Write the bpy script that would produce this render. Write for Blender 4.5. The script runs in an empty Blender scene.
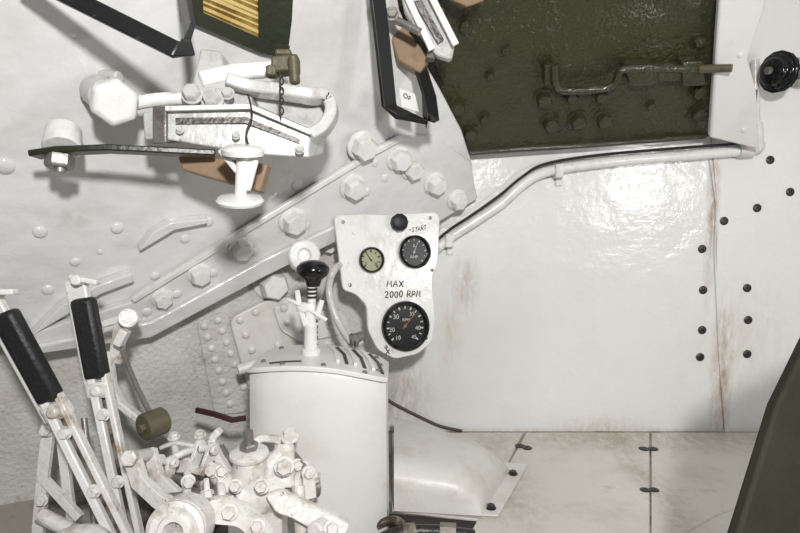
import bpy, bmesh, math, random
from mathutils import Vector as V, Matrix
random.seed(7)
F=600.0; TH=math.atan(68/600)
CAM=V((0,0,0.6))
FW=V((0,math.cos(TH),-math.sin(TH))); UP=V((0,math.sin(TH),math.cos(TH))); RT=V((1,0,0))
def P(px,py,d): return CAM+d*(FW+RT*((px-400)/F)+UP*((266.5-py)/F))
class Pl:
    def __init__(s,a,b,c):
        s.o=a.copy(); s.n=(b-a).cross(c-a).normalized()
        if s.n.dot(CAM-a)<0: s.n.negate()
        s.u=(RT-s.n*RT.dot(s.n)).normalized(); s.v=s.n.cross(s.u).normalized()
    def at(s,px,py,off=0.0):
        d=P(px,py,1)-CAM; o=s.o+s.n*off
        return CAM+d*((o-CAM).dot(s.n)/d.dot(s.n))
    def sc(s,px,py): return (s.at(px,py)-CAM).dot(FW)/F
# ---------------- materials
def paint(name,col,rough=.35,bs=60,bst=.15,dirt=(.35,.27,.17),damt=.25,ds=6,metal=0,stains=(),wave=0,spec=.5,rvar=0,lo=.5,hi=.8,grime=0,gcol=(.10,.07,.045),brush=0,coat=0):
    m=bpy.data.materials.new(name); m.use_nodes=True; nt=m.node_tree; N=nt.nodes; L=nt.links
    b=N['Principled BSDF']; b.inputs['Roughness'].default_value=rough; b.inputs['Metallic'].default_value=metal
    b.inputs['Specular IOR Level'].default_value=spec; b.inputs['Coat Weight'].default_value=coat; b.inputs['Coat Roughness'].default_value=.08
    tc=N.new('ShaderNodeNewGeometry')
    n1=N.new('ShaderNodeTexNoise'); n1.inputs['Scale'].default_value=ds; n1.inputs['Detail'].default_value=8; n1.inputs['Roughness'].default_value=.65
    L.new(tc.outputs['Position'],n1.inputs['Vector'])
    r=N.new('ShaderNodeValToRGB'); r.color_ramp.elements[0].position=lo; r.color_ramp.elements[1].position=hi
    r.color_ramp.elements[0].color=(0,0,0,1); r.color_ramp.elements[1].color=(damt*2,)*3+(1,)
    L.new(n1.outputs['Fac'],r.inputs['Fac'])
    def mix(fac,a,bcol):
        mx=N.new('ShaderNodeMix'); mx.data_type='RGBA'; mx.clamp_factor=True
        L.new(fac,mx.inputs['Factor'])
        if isinstance(a,tuple): mx.inputs['A'].default_value=(*a,1)
        else: L.new(a,mx.inputs['A'])
        mx.inputs['B'].default_value=(*bcol,1); return mx.outputs['Result']
    last=mix(r.outputs['Color'],col,dirt)
    if grime:
        ng=N.new('ShaderNodeTexNoise'); ng.inputs['Scale'].default_value=ds*2.7; ng.inputs['Detail'].default_value=10; ng.inputs['Roughness'].default_value=.75
        ad=N.new('ShaderNodeVectorMath'); ad.inputs[1].default_value=(3.1,7.7,1.3); L.new(tc.outputs['Position'],ad.inputs[0]); L.new(ad.outputs[0],ng.inputs['Vector'])
        gr=N.new('ShaderNodeMapRange'); gr.inputs['From Min'].default_value=.60; gr.inputs['From Max'].default_value=.68; gr.inputs['To Max'].default_value=grime
        L.new(ng.outputs['Fac'],gr.inputs['Value']); last=mix(gr.outputs['Result'],last,gcol)
    for (c,rad,amt,sc) in stains:
        s1=N.new('ShaderNodeVectorMath'); s1.operation='SUBTRACT'; s1.inputs[1].default_value=c; L.new(tc.outputs['Position'],s1.inputs[0])
        s2=N.new('ShaderNodeVectorMath'); s2.operation='DIVIDE'; s2.inputs[1].default_value=rad; L.new(s1.outputs[0],s2.inputs[0])
        s3=N.new('ShaderNodeVectorMath'); s3.operation='LENGTH'; L.new(s2.outputs[0],s3.inputs[0])
        mr=N.new('ShaderNodeMapRange'); mr.inputs['From Min'].default_value=1; mr.inputs['From Max'].default_value=0; mr.inputs['To Max'].default_value=amt
        L.new(s3.outputs['Value'],mr.inputs['Value'])
        st=N.new('ShaderNodeVectorMath'); st.operation='MULTIPLY'; st.inputs[1].default_value=(1.6,1,.5); L.new(tc.outputs['Position'],st.inputs[0])
        nn=N.new('ShaderNodeTexNoise'); nn.inputs['Scale'].default_value=38; nn.inputs['Detail'].default_value=7; nn.inputs['Roughness'].default_value=.7; L.new(st.outputs[0],nn.inputs['Vector'])
        nr=N.new('ShaderNodeMapRange'); nr.inputs['From Min'].default_value=.36; nr.inputs['From Max'].default_value=.72; L.new(nn.outputs['Fac'],nr.inputs['Value'])
        mm=N.new('ShaderNodeMath'); mm.operation='MULTIPLY'; L.new(mr.outputs['Result'],mm.inputs[0]); L.new(nr.outputs['Result'],mm.inputs[1])
        last=mix(mm.outputs[0],last,sc)
    L.new(last,b.inputs['Base Color'])
    n2=N.new('ShaderNodeTexNoise'); n2.inputs['Scale'].default_value=bs; n2.inputs['Detail'].default_value=4
    L.new(tc.outputs['Position'],n2.inputs['Vector'])
    bp=N.new('ShaderNodeBump'); bp.inputs['Strength'].default_value=bst; bp.inputs['Distance'].default_value=.004
    L.new(n2.outputs['Fac'],bp.inputs['Height']); nrm=bp.outputs['Normal']
    if brush:
        sv=N.new('ShaderNodeVectorMath'); sv.operation='MULTIPLY'; sv.inputs[1].default_value=(14,14,60); L.new(tc.outputs['Position'],sv.inputs[0])
        n4=N.new('ShaderNodeTexNoise'); n4.inputs['Scale'].default_value=1.5; n4.inputs['Detail'].default_value=3; L.new(sv.outputs[0],n4.inputs['Vector'])
        b4=N.new('ShaderNodeBump'); b4.inputs['Strength'].default_value=brush; b4.inputs['Distance'].default_value=.003
        L.new(n4.outputs['Fac'],b4.inputs['Height']); L.new(nrm,b4.inputs['Normal']); nrm=b4.outputs['Normal']
    if wave:
        n3=N.new('ShaderNodeTexNoise'); n3.inputs['Scale'].default_value=9; n3.inputs['Detail'].default_value=2; L.new(tc.outputs['Position'],n3.inputs['Vector'])
        b2=N.new('ShaderNodeBump'); b2.inputs['Strength'].default_value=wave; b2.inputs['Distance'].default_value=.02
        L.new(n3.outputs['Fac'],b2.inputs['Height']); L.new(nrm,b2.inputs['Normal']); nrm=b2.outputs['Normal']
    L.new(nrm,b.inputs['Normal'])
    if coat: L.new(nrm,b.inputs['Coat Normal'])
    if rvar:
        rr=N.new('ShaderNodeMapRange'); rr.inputs['To Min'].default_value=max(.05,rough-rvar); rr.inputs['To Max'].default_value=rough+rvar
        rr.inputs['From Min'].default_value=.35; rr.inputs['From Max'].default_value=.65
        L.new(n1.outputs['Fac'],rr.inputs['Value']); L.new(rr.outputs['Result'],b.inputs['Roughness'])
    return m
WH=(.74,.74,.725)
# ---------------- geometry
def join(*gs):
    vs=[];fs=[]
    for g in gs:
        o=len(vs); vs+=g[0]; fs+=[tuple(i+o for i in f) for f in g[1]]
    return vs,fs
def frame(ax):
    ax=ax.normalized(); t=V((0,0,1)) if abs(ax.z)<.9 else V((1,0,0))
    u=t.cross(ax).normalized(); v=ax.cross(u).normalized(); return u,v,ax
def lathe(prof,o,ax,n=28,rot=0,sx=1):
    u,v,w=frame(ax); vs=[];fs=[]
    for r,h in prof:
        for i in range(n):
            a=2*math.pi*i/n+rot; vs.append(o+w*h+(u*math.cos(a)*sx+v*math.sin(a))*max(r,1e-5))
    m=len(prof)
    for j in range(m-1):
        for i in range(n):
            k=(i+1)%n; fs.append((j*n+i,j*n+k,(j+1)*n+k,(j+1)*n+i))
    fs.append(tuple(range(n))[::-1]); fs.append(tuple(range((m-1)*n,m*n)))
    return vs,fs
def cyl(a,b,r,r1=None,n=24,ch=.0):
    r1=r if r1 is None else r1; h=(b-a).length
    if ch: pr=[(r-ch,0),(r,ch),(r1,h-ch),(r1-ch,h)]
    else: pr=[(r,0),(r1,h)]
    return lathe(pr,a,b-a,n)
def hexa(o,ax,r,h,rot=0):
    return lathe([(r,0),(r,h*.8),(r*.84,h)],o,ax,6,rot)
def bolt(o,ax,r,h=None,rot=0):
    h=h or r*.9; ax=ax.normalized()
    return join(lathe([(r*1.25,0),(r*1.25,r*.18)],o,ax,24),hexa(o+ax*r*.18,ax,r,h,rot))
def ball(o,r,ax=V((0,0,1)),n=20,sz=1):
    pr=[(r*math.cos(t),r*sz*math.sin(t)) for t in [(-math.pi/2)+math.pi*i/12 for i in range(13)]]
    return lathe(pr,o,ax,n)
def smooth(pts,k=8):
    out=[]; n=len(pts)
    for i in range(n-1):
        a=pts[max(i-1,0)];b=pts[i];c=pts[i+1];d=pts[min(i+2,n-1)]
        for j in range(k):
            t=j/k; out.append(.5*((2*b)+(c-a)*t+(2*a-5*b+4*c-d)*t*t+(3*b-a-3*c+d)*t**3))
    out.append(pts[-1]); return out
def sweep(pts,sec,side=None):
    n=len(pts); vs=[];fs=[];m=len(sec); S=None
    for i,p in enumerate(pts):
        t=(pts[min(i+1,n-1)]-pts[max(i-1,0)]).normalized()
        if side is not None: s=(side-t*side.dot(t)).normalized()
        else:
            if S is None: s=frame(t)[0]
            else: s=(S-t*S.dot(t)).normalized()
        S=s; q=t.cross(s).normalized()
        sc=1.0
        if side is not None and 0<i<n-1:
            t0=(p-pts[i-1]).normalized(); sc=1/max(.5,abs(t0.dot(t)))
        for a,b in sec: vs.append(p+s*a+q*b*sc)
    for i in range(n-1):
        for j in range(m):
            k=(j+1)%m; fs.append((i*m+j,i*m+k,(i+1)*m+k,(i+1)*m+j))
    fs.append(tuple(range(m))); fs.append(tuple(range((n-1)*m,n*m)))
    return vs,fs
def tube(pts,r,n=12,k=8,sm=True):
    if sm and len(pts)>2: pts=smooth(pts,k)
    return sweep(pts,[(r*math.cos(2*math.pi*i/n),r*math.sin(2*math.pi*i/n)) for i in range(n)])
def bar(pts,w,t,side):
    return sweep(pts,[(-w/2,-t/2),(w/2,-t/2),(w/2,t/2),(-w/2,t/2)],side)
def prism(pts,vec):
    n=len(pts); vs=list(pts)+[p+vec for p in pts]
    fs=[tuple(range(n)),tuple(range(n,2*n))[::-1]]
    for i in range(n):
        k=(i+1)%n; fs.append((i,k,n+k,n+i))
    return vs,fs
def rnd(pts,r,k=5):
    out=[];n=len(pts)
    for i,p in enumerate(pts):
        a=pts[i-1];b=pts[(i+1)%n]
        ra=min(r,(a-p).length*.45); rb=min(r,(b-p).length*.45)
        A=p+(a-p).normalized()*ra; B=p+(b-p).normalized()*rb
        for j in range(k+1):
            t=j/k; out.append(A*(1-t)**2+p*2*t*(1-t)+B*t*t)
    return out
def box(c,u,v,w,a,b,d):
    u=u.normalized()*a/2;v=v.normalized()*b/2;w=w.normalized()*d/2
    return prism([c-u-v-w,c+u-v-w,c+u+v-w,c-u+v-w],w*2)
# ---------------- objects
def mkmesh(name,g,mat,angle=38):
    me=bpy.data.meshes.new(name); bm=bmesh.new()
    vs=[bm.verts.new(v) for v in g[0]]
    for f in g[1]:
        try: bm.faces.new([vs[i] for i in f])
        except ValueError: pass
    bmesh.ops.recalc_face_normals(bm,faces=bm.faces); bm.to_mesh(me); bm.free()
    me.materials.append(mat); me.shade_smooth(); me.set_sharp_from_angle(angle=math.radians(angle))
    return me
def cent(g):
    c=V((0,0,0))
    for v in g[0]: c+=v
    return c/len(g[0])
def link(o): bpy.context.scene.collection.objects.link(o); return o
def wloc(o):
    l=o.location.copy()
    while o.parent: o=o.parent; l+=o.location
    return l
def mesh_obj(name,g,mat,parent=None,bev=0,label=None,cast=0,angle=38):
    c=cent(g); gg=([v-c for v in g[0]],g[1])
    o=link(bpy.data.objects.new(name,mkmesh(name,gg,mat,angle)))
    o.location=c-(wloc(parent) if parent else V((0,0,0)))
    if parent: o.parent=parent
    if label: o['label']=label
    if cast:
        r=o.modifiers.new('r','REMESH'); r.mode='VOXEL'; r.voxel_size=cast; r.use_smooth_shade=True
        s=o.modifiers.new('s','SMOOTH'); s.iterations=2; s.factor=.5
    if bev:
        b=o.modifiers.new('b','BEVEL'); b.width=bev; b.segments=2; b.limit_method='ANGLE'; b.angle_limit=math.radians(40)
    return o
def thing(name,label,cat,loc,group=None):
    o=link(bpy.data.objects.new(name,None)); o.empty_display_size=.02; o.location=loc
    o['label']=label;o['category']=cat
    if group:o['group']=group
    return o
def solo(name,g,mat,label,cat,bev=0,group=None,cast=0,angle=38):
    o=mesh_obj(name,g,mat,None,bev,label,cast,angle); o['category']=cat
    if group:o['group']=group
    return o
def struct(name,g,mat,label,bev=0):
    o=mesh_obj(name,g,mat,None,bev,label); o['kind']='structure'; o['category']=name.split('_')[0]; return o
# ---------------- planes
BW=Pl(V((0,1.5,0)),V((1,1.5,0)),V((0,1.5,1)))
FL=Pl(V((0,0,0)),V((1,0,0)),V((0,1,0)))
P1=Pl(P(470,190,1.45),P(0,345,1.05),P(300,0,1.0))
P2=Pl(BW.at(445,215),BW.at(388,425),P(0,345,1.12))
GR=Pl(P(470,155,1.44),P(712,137,1.44),P(600,0,1.2))
PN=Pl(P(333,215,1.25),P(440,215,1.33),P(400,350,1.29))
FB=[(361,145,13),(398,158,11),(411,168,10),(434,183,10),(456,199,9),(352,186,11.5),(292,220,12),(240,248,10.5),(199,273,10),(162,297,9)]

stain=(.26,.17,.09)
M_wall=paint('white_wall_paint',WH,.20,75,.28,(.56,.53,.46),.2,3,wave=.3,rvar=.08,brush=.2,grime=.25,gcol=(.60,.56,.48),stains=[
  (BW.at(466,282),(.045,.1,.1),.8,stain),(BW.at(450,330),(.04,.1,.17),.5,(.4,.3,.2)),
  (BW.at(721,375),(.034,.1,.24),1.4,(.33,.23,.13)),(BW.at(712,210),(.02,.1,.28),1.2,stain),(BW.at(745,340),(.14,.1,.22),.4,(.45,.38,.27)),
  (BW.at(600,434),(.9,.1,.02),.8,(.25,.19,.12)),(BW.at(600,425),(.14,.1,.03),.6,(.4,.3,.18)),(BW.at(400,395),(.1,.1,.14),.8,stain)])
M_plate=paint('white_sloped_plate_paint',(.67,.67,.67),.14,38,.42,(.46,.43,.38),.3,3,wave=.6,brush=.15,grime=.4,gcol=(.50,.46,.40),stains=[(P1.at(x,y),(.03,.03,.03),.7,(.33,.28,.21)) for x,y,r in FB])
M_rough=paint('rough_cast_offwhite_paint',(.60,.595,.57),.45,110,1.0,(.34,.29,.23),.4,4,wave=.3,grime=.6,gcol=(.34,.28,.21))
M_white=paint('white_gloss_paint',(.74,.74,.725),.20,80,.22,(.36,.29,.20),.28,18,grime=.5,gcol=(.3,.23,.15))
M_grey=paint('worn_grey_white_paint',(.53,.53,.515),.26,90,.3,(.22,.20,.17),.45,22,grime=.8,gcol=(.13,.115,.10))
M_clean=paint('clean_white_paint',(.71,.705,.685),.30,60,.15,(.5,.45,.38),.2,8,grime=.25,gcol=(.45,.38,.28),wave=.1)
M_dirty=paint('chipped_white_paint',(.69,.68,.65),.26,140,.4,(.32,.26,.18),.55,26,grime=.9,gcol=(.11,.08,.05),lo=.52,hi=.74)
M_floor=paint('worn_offwhite_floor_paint',(.64,.62,.575),.42,90,.3,(.40,.35,.27),.34,5,rvar=.1,grime=.5,gcol=(.36,.31,.24),stains=[
  (FL.at(700,440),(.5,.12,.1),.8,(.29,.22,.14)),(FL.at(560,440),(.35,.1,.1),.7,(.29,.22,.14)),(FL.at(655,490),(.05,.5,.1),.8,(.3,.23,.16)),(FL.at(500,480),(.1,.3,.1),.8,(.25,.20,.14))])
M_dfloor=paint('grimy_floor_paint',(.36,.34,.30),.5,90,.4,(.06,.05,.035),1.0,7)
M_cream=paint('cream_white_paint',(.69,.68,.65),.38,60,.2,(.36,.28,.18),.25,10,grime=.4,gcol=(.35,.28,.19))
M_green=paint('glossy_olive_paint',(.031,.033,.012),.10,110,1.0,(.014,.016,.006),.5,12,wave=.9,spec=.9,grime=.25,gcol=(.055,.052,.02))
M_olive=paint('dark_olive_metal',(.022,.026,.014),.35,90,.3,(.015,.015,.01),.4,20)
M_black=paint('black_painted_steel',(.008,.008,.009),.35,90,.1,(.03,.03,.03),.2,20,grime=.6,gcol=(.06,.06,.055))
M_rubber=paint('black_rubber',(.010,.010,.011),.5,200,.3,(.03,.03,.03),.3,20)
M_brown=paint('brown_sheath',(.06,.045,.03),.5,200,.3,(.03,.03,.03),.3,20)
M_gblack=paint('glossy_black_plastic',(.006,.006,.007),.15,40,.03,(.01,.01,.01),.1,20)
M_steel=paint('worn_steel',(.26,.25,.23),.4,120,.3,(.08,.06,.04),.4,30,metal=.6,grime=.7,gcol=(.07,.05,.035))
M_dark=paint('dark_oily_steel',(.035,.032,.03),.35,120,.3,(.08,.065,.05),.4,30,metal=.3)
M_grease=paint('greasy_cast_paint',(.22,.20,.165),.4,120,.4,(.05,.038,.026),1.0,18,lo=.44,hi=.64)
M_void=paint('floor_gap_shade',(.025,.02,.016),.7,60,.3,(.05,.038,.025),.4,12)
M_wood=paint('tan_wood_block',(.27,.18,.11),.5,90,.3,(.14,.085,.05),.5,14)
M_brass=paint('tarnished_brass',(.12,.11,.07),.45,90,.25,(.05,.045,.02),.5,30,metal=.3)
M_gold=paint('amber_lens',(.36,.24,.07),.15,30,.2,(.14,.08,.02),1.0,14,lo=.4,hi=.7)
M_yell=paint('yellow_strip',(.60,.46,.18),.25,30,.1,(.35,.22,.07),.6,14)
M_red=paint('dark_red_strap',(.045,.012,.010),.6,90,.2,(.03,.015,.012),.3,20)
M_dial=paint('black_dial',(.01,.011,.012),.35,40,.0,(.02,.02,.02),.1,20)
M_lum=paint('aged_green_dial',(.30,.31,.19),.4,40,.0,(.2,.2,.12),.2,60)
M_mark=paint('white_marking',(.50,.50,.46),.5,40,.0,(.6,.6,.5),.1,20)
M_tag=paint('paper_white',(.70,.70,.67),.6,40,.0,(.6,.6,.5),.1,20)
M_ink=paint('black_marker_ink',(.008,.008,.01),.5,40,.0,(.02,.02,.02),.1,20)
M_seat=paint('dark_olive_matte_paint',(.026,.024,.016),.7,90,.3,(.016,.014,.009),.6,8,spec=.2)
M_red2=paint('orange_needle',(.28,.10,.05),.4,40,0)

# ---------------- structure
struct('floor',prism([V((-1.6,-.6,-.02)),V((1.8,-.6,-.02)),V((1.8,1.62,-.02)),V((-1.6,1.62,-.02))],V((0,0,.02))),M_dfloor,'grimy painted steel hull floor')
struct('wall_back',prism([V((-.35,1.5,0)),V((1.8,1.5,0)),V((1.8,1.5,1.5)),V((-.35,1.5,1.5))],V((0,.05,0))),M_wall,'glossy white painted steel hull wall with rust stains')
struct('wall_right',prism([V((1.5,-.6,0)),V((1.5,1.5,0)),V((1.5,1.5,1.5)),V((1.5,-.6,1.5))],V((.05,0,0))),M_wall,'white painted side wall of the hull')
pl1=[(474,198),(473,165),(462,130),(440,88),(418,50),(400,10),(392,-40),(370,-220),(-300,-220),(-300,445),(0,348)]
struct('wall_front',prism([P1.at(*q) for q in pl1],-P1.n*.03),M_plate,'sloping glossy white painted armour plate of the hull nose',.004)
def p2floor(q):
    a=P2.at(*q); dn=(V((0,0,-1))-P2.n*V((0,0,-1)).dot(P2.n)).normalized()
    return a+dn*(a.z/abs(dn.z))
pl2=[BW.at(447,205),P2.at(300,215),P2.at(0,310),P2.at(-300,400)]
fa=p2floor((0,400)); fb=p2floor((-300,430)); fc=p2floor((300,400)); 
dd=(fc-fa).normalized(); endp=fa+dd*((1.5-fa.y)/dd.y)
struct('wall_left',prism(pl2+[fb,endp],-P2.n*.03),M_rough,'rough cast stained off-white lower hull wall')
gpl=[(470,155),(712,137),(722,80),(745,-160),(330,-160),(392,20),(425,70)]
struct('ceiling',prism([V((-1.6,-.6,1.5)),V((1.8,-.6,1.5)),V((1.8,1.55,1.5)),V((-1.6,1.55,1.5))],V((0,0,.03))),M_plate,'white painted hull roof')

# hatch
h=thing('hatch_door','glossy olive green steel hatch door with latch bolts','hatch',GR.at(590,150))
mesh_obj('door_panel',prism([GR.at(*q) for q in gpl],-GR.n*.02),M_green,h,.003)
mesh_obj('door_lip',bar([GR.at(468,152,.004),GR.at(590,144,.004),GR.at(706,135,.004)],.012,.02,GR.v),M_green,h,.005)
lt=thing('slide_latch','olive green sliding latch with bent rod handle','latch',GR.at(640,75,.02))
mesh_obj('rod',tube([GR.at(555,64,.03),GR.at(556,84,.03),GR.at(566,91,.03),GR.at(606,88,.03),GR.at(617,80,.03),GR.at(622,70,.03),GR.at(650,68,.03),GR.at(702,69,.03)],.0085),M_green,lt)
mesh_obj('latch_body',prism(rnd([GR.at(*q,.006) for q in [(640,62),(690,60),(692,76),(642,78)]],.006),GR.n*.022),M_green,lt,.003)
mesh_obj('bracket',join(prism(rnd([GR.at(*q,.004) for q in [(620,60),(650,58),(654,78),(626,80)]],.01),GR.n*.032),),M_green,lt,.003)
mesh_obj('bracket',prism(rnd([GR.at(*q,.004) for q in [(676,56),(698,55),(700,79),(678,80)]],.01),GR.n*.032),M_green,lt,.003)
mesh_obj('spring_tip',cyl(GR.at(700,69,.034),GR.at(732,68,.07),.009,.008),M_brass,lt,label='worn brass coloured rod tip')
mesh_obj('keeper',prism([GR.at(*q,.002) for q in [(542,60),(552,60),(552,80),(542,80)]],GR.n*.026),M_green,lt,.002)

# ---------------- bolts on surfaces
cache={}
def fast(kind,pl,px,py,rpx,mat,off=0,label='',group=None,name=None,flat=1):
    key=(kind,mat.name)
    if key not in cache:
        z=V((0,0,1));o=V((0,0,0))
        if kind=='hex': g=bolt(o,z,.9,.8)
        elif kind=='cap': g=join(lathe([(1.25,0),(1.25,.16),(1.12,.24)],o,z,24),lathe([(1.03,.15),(1.03,1.0),(.86,1.2),(0,1.22)],o,z,6))
        elif kind=='slot': g=join(lathe([(1,0),(1,.15),(.8,.3),(.35,.3),(.3,.12),(0,.12)],o,z,20))
        else: g=lathe([(1,0),(.95,.2),(.75,.42),(.45,.56),(0,.62)],o,z,20)
        cache[key]=mkmesh(kind,g,mat)
    nm=name or {'hex':'hex_bolt','cap':'hex_bolt','dome':'rivet','slot':'screw'}[kind]
    o=link(bpy.data.objects.new(nm,cache[key])); r=rpx*pl.sc(px,py)
    o.location=pl.at(px,py,off)
    q=pl.n.to_track_quat('Z','Y'); o.rotation_euler=(q.to_matrix()@Matrix.Rotation(random.random()*3,3,'Z')).to_euler()
    o.scale=(r,r,r*flat); o['label']=label; o['category']='bolt' if 'bolt' in nm else nm
    if group:o['group']=group
    return o

fl=[(474,196),(466,158),(430,134),(398,134),(370,149),(250,222),(128,298),(20,332),(30,350),(150,333),(262,273),(338,236),(420,228)]
struct('trim_3',prism([P1.at(*q) for q in fl],P1.n*.016),M_plate,'painted steel joint flange across sloping hull plate',.003)
struct('trim_4',bar([P1.at(*q,.018) for q in [(402,137),(372,153),(250,227),(132,300)]],.011,.012,P1.n),M_white,'slim raised edge strip of bolted flange',.002)
fl2=[(420,214),(338,222),(262,258),(150,320),(30,345),(32,352),(150,335),(262,275),(338,238),(424,228)]
struct('trim_5',prism([P1.at(*q,.016) for q in fl2],P1.n*.010),M_plate,'second raised step of the bolted flange',.003)
LB='large white painted hex bolt on the joint flange'
for x,y,r in FB:
    fast('cap',P1,x,y,r*.95,M_white,.016,LB,'joint flange bolts')
for x,y,r in [(303,258,12),(270,282,14),(326,244,8)]:
    fast('cap',P2,x,y,r,M_white,.0,'white hex bolt below the joint flange','lower flange bolts',flat=1.4)
for x,y,r,o_ in [(213,273,5,.016),(177,294,5,.016),(147,312,5,.016),(254,252,4.5,.016),(306,226,4.5,.016),(366,192,5,.016),(385,178,4.5,.016),(375,163,4,.016),(185,239,5,0),(155,276,5,0),(208,222,5.5,0),(297,185,6.5,0),(117,228,6.5,0),(40,232,7,0),(5,166,9,0),(75,262,5,0),(48,290,6,0),(100,252,3,0)]:
    fast('dome',P1,x,y,r,M_plate,o_,'small painted rivet head on sloping plate','sloping plate rivets',flat=.7)
# round boss behind the knob
solo('round_boss',lathe([(.034,-.03),(.034,.03),(.030,.036),(.014,.038),(.012,.03),(0,.03)],P(303,256,1.27),V((.25,-1,.15)),32),M_white,'large round white boss under the joint flange','boss',.002)
# gusset plates
solo('riveted_bracket',prism(rnd([P2.at(*q) for q in [(196,322),(226,310),(262,400),(244,412),(214,414)]],.015),P2.n*.006),M_rough,'off-white riveted gusset strip on lower hull wall','bracket',.002,'gusset plates')
solo('riveted_bracket',prism(rnd([P2.at(*q,.0065) for q in [(228,318),(262,300),(300,294),(344,312),(354,345),(318,362),(262,394),(246,384)]],.02),P2.n*.012),M_cream,'white riveted angle plate on lower hull wall','bracket',.003,'gusset plates')
solo('riveted_bracket',prism(rnd([P2.at(*q,.019) for q in [(272,306),(300,300),(336,316),(340,334),(300,342),(280,330)]],.012),P2.n*.008),M_white,'small white gusset plate on angle plate','bracket',.002,'gusset plates')
for i in range(8):
    t=i/7
    fast('dome',P2,204+26*t,326+78*t,4,M_cream,.006,'small white rivet on rough lower wall','lower wall rivets')
    fast('dome',P2,218+30*t,320+78*t,4,M_cream,.006,'small white rivet on rough lower wall','lower wall rivets')
for x,y in [(240,320),(246,335),(252,350),(258,365),(263,380),(256,312),(278,345),(292,352),(310,350),(328,344),(268,362),(284,362)]:
    fast('dome',P2,x,y,4.2,M_cream,.0185,'white rivet on angle plate','bracket rivets')
for x,y in [(284,308),(300,308),(318,316),(330,326),(304,330),(288,322)]:
    fast('dome',P2,x,y,4.2,M_white,.027,'white rivet on angle plate','bracket rivets')
for x,y,r in [(543,98,9),(577,119,9),(550,122,9),(603,118,9),(571,96,7),(600,95,7),(457,106,9),(470,132,8),(697,112,8),(698,40,7),(465,25,8),(505,50,5),(697,90,8),(490,75,5),(484,118,6),(650,105,5)]:
    fast('hex',GR,x,y,r,M_green,0,'olive green hex bolt on hatch door','hatch bolts',flat=1.1)
for x,y in [(724,221),(757,208),(790,192),(702,249),(703,290),(702,330),(700,357),(747,288),(748,320),(747,354),(770,160)]:
    fast('slot',BW,x,y,4.2,M_dark,.004 if x>712 else 0,'dark rusty screw in white hull wall','back wall screws')

struct('trim_1',prism([BW.at(*q) for q in [(710,125),(716,200),(716,300),(724,431.5),(1000,431.5),(1000,100)]],V((0,-.004,0))),M_wall,'slightly raised white plate of the hull wall')
struct('trim_2',tube([BW.at(*q,.003) for q in [(710,160),(716,205),(715,250),(717,300),(720,360),(725,426)]],.0025,8),M_wall,'vertical weld bead on the hull wall')

# ---------------- upper right column & knob
c0=[(724,-60),(776,-60),(765,10),(748,58),(757,92),(760,150),(710,138)]
CP=Pl(P(708,138,1.38),P(760,150,1.40),P(740,0,1.17))
solo('corner_post',prism([CP.at(*q) for q in c0],-CP.n*.02),M_clean,'white painted steel corner post beside hatch','post',.005)
for x,y in [(740,55),(744,130)]:
    fast('dome',CP,x,y,3,M_white,0,'small rivet on white corner post','post rivets')
k=thing('control_knob','black ridged control knob on stepped white wall mount','knob',BW.at(785,70))
ka=V((-.92,-.38,-.05)).normalized(); kc=P(772,71,1.36)
mesh_obj('knob_body',lathe([(.030,-.016),(.036,-.014),(.043,-.012),(.046,-.008),(.041,-.005),(.041,-.002),(.047,0),(.047,.004),(.040,.006),(.038,.010),(.040,.012),(.032,.016),(.030,.022),(.022,.026),(.008,.030),(0,.030)],kc+V((.02,.01,0)),ka,14),M_gblack,k,.0015)
mesh_obj('mounting_stem',join(cyl(kc,BW.at(806,72),.018),cyl(BW.at(800,72,.03),BW.at(802,72,.0),.034)),M_steel,k)
mesh_obj('centre_nut',hexa(kc+ka*.006,ka,.009,.012),M_steel,k)

# ---------------- conduit
cd=thing('conduit_pipe','white painted conduit pipe with black cable clipped along wall','pipe',BW.at(600,160,.02))
pp=[(437,248),(452,236),(474,222),(502,203),(522,185),(546,172),(600,163),(680,156),(742,151)]
mesh_obj('pipe',tube([BW.at(*q,.022) for q in pp],.0125,16),M_white,cd)
mesh_obj('elbow',join(cyl(BW.at(738,151,.022),BW.at(752,150,.022),.018),ball(BW.at(756,146,.022),.020),cyl(BW.at(756,142,.022),BW.at(756,122,.022),.017,.015)),M_cream,cd)
mesh_obj('pipe_riser',tube([BW.at(756,125,.022),BW.at(755,60,.022)],.009),M_white,cd)
mesh_obj('cable',tube([BW.at(x,y,.03) for x,y in [(437,240),(452,228),(472,215),(500,195),(522,177),(545,164),(600,155),(680,148),(738,143),(750,134),(754,115),(756,90)]],.0034,8),M_rubber,cd,label='thin black rubber cable')
for x,y in [(558,171),(449,240)]:
    mesh_obj('pipe_clip',join(box(BW.at(x,y,.022),V((1,0,.1)),V((0,0,1)),V((0,1,0)),.02,.034,.034),box(BW.at(x+1,y+9,.004),V((1,0,0)),V((0,0,1)),V((0,1,0)),.018,.03,.006)),M_white,cd,.003)

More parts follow.
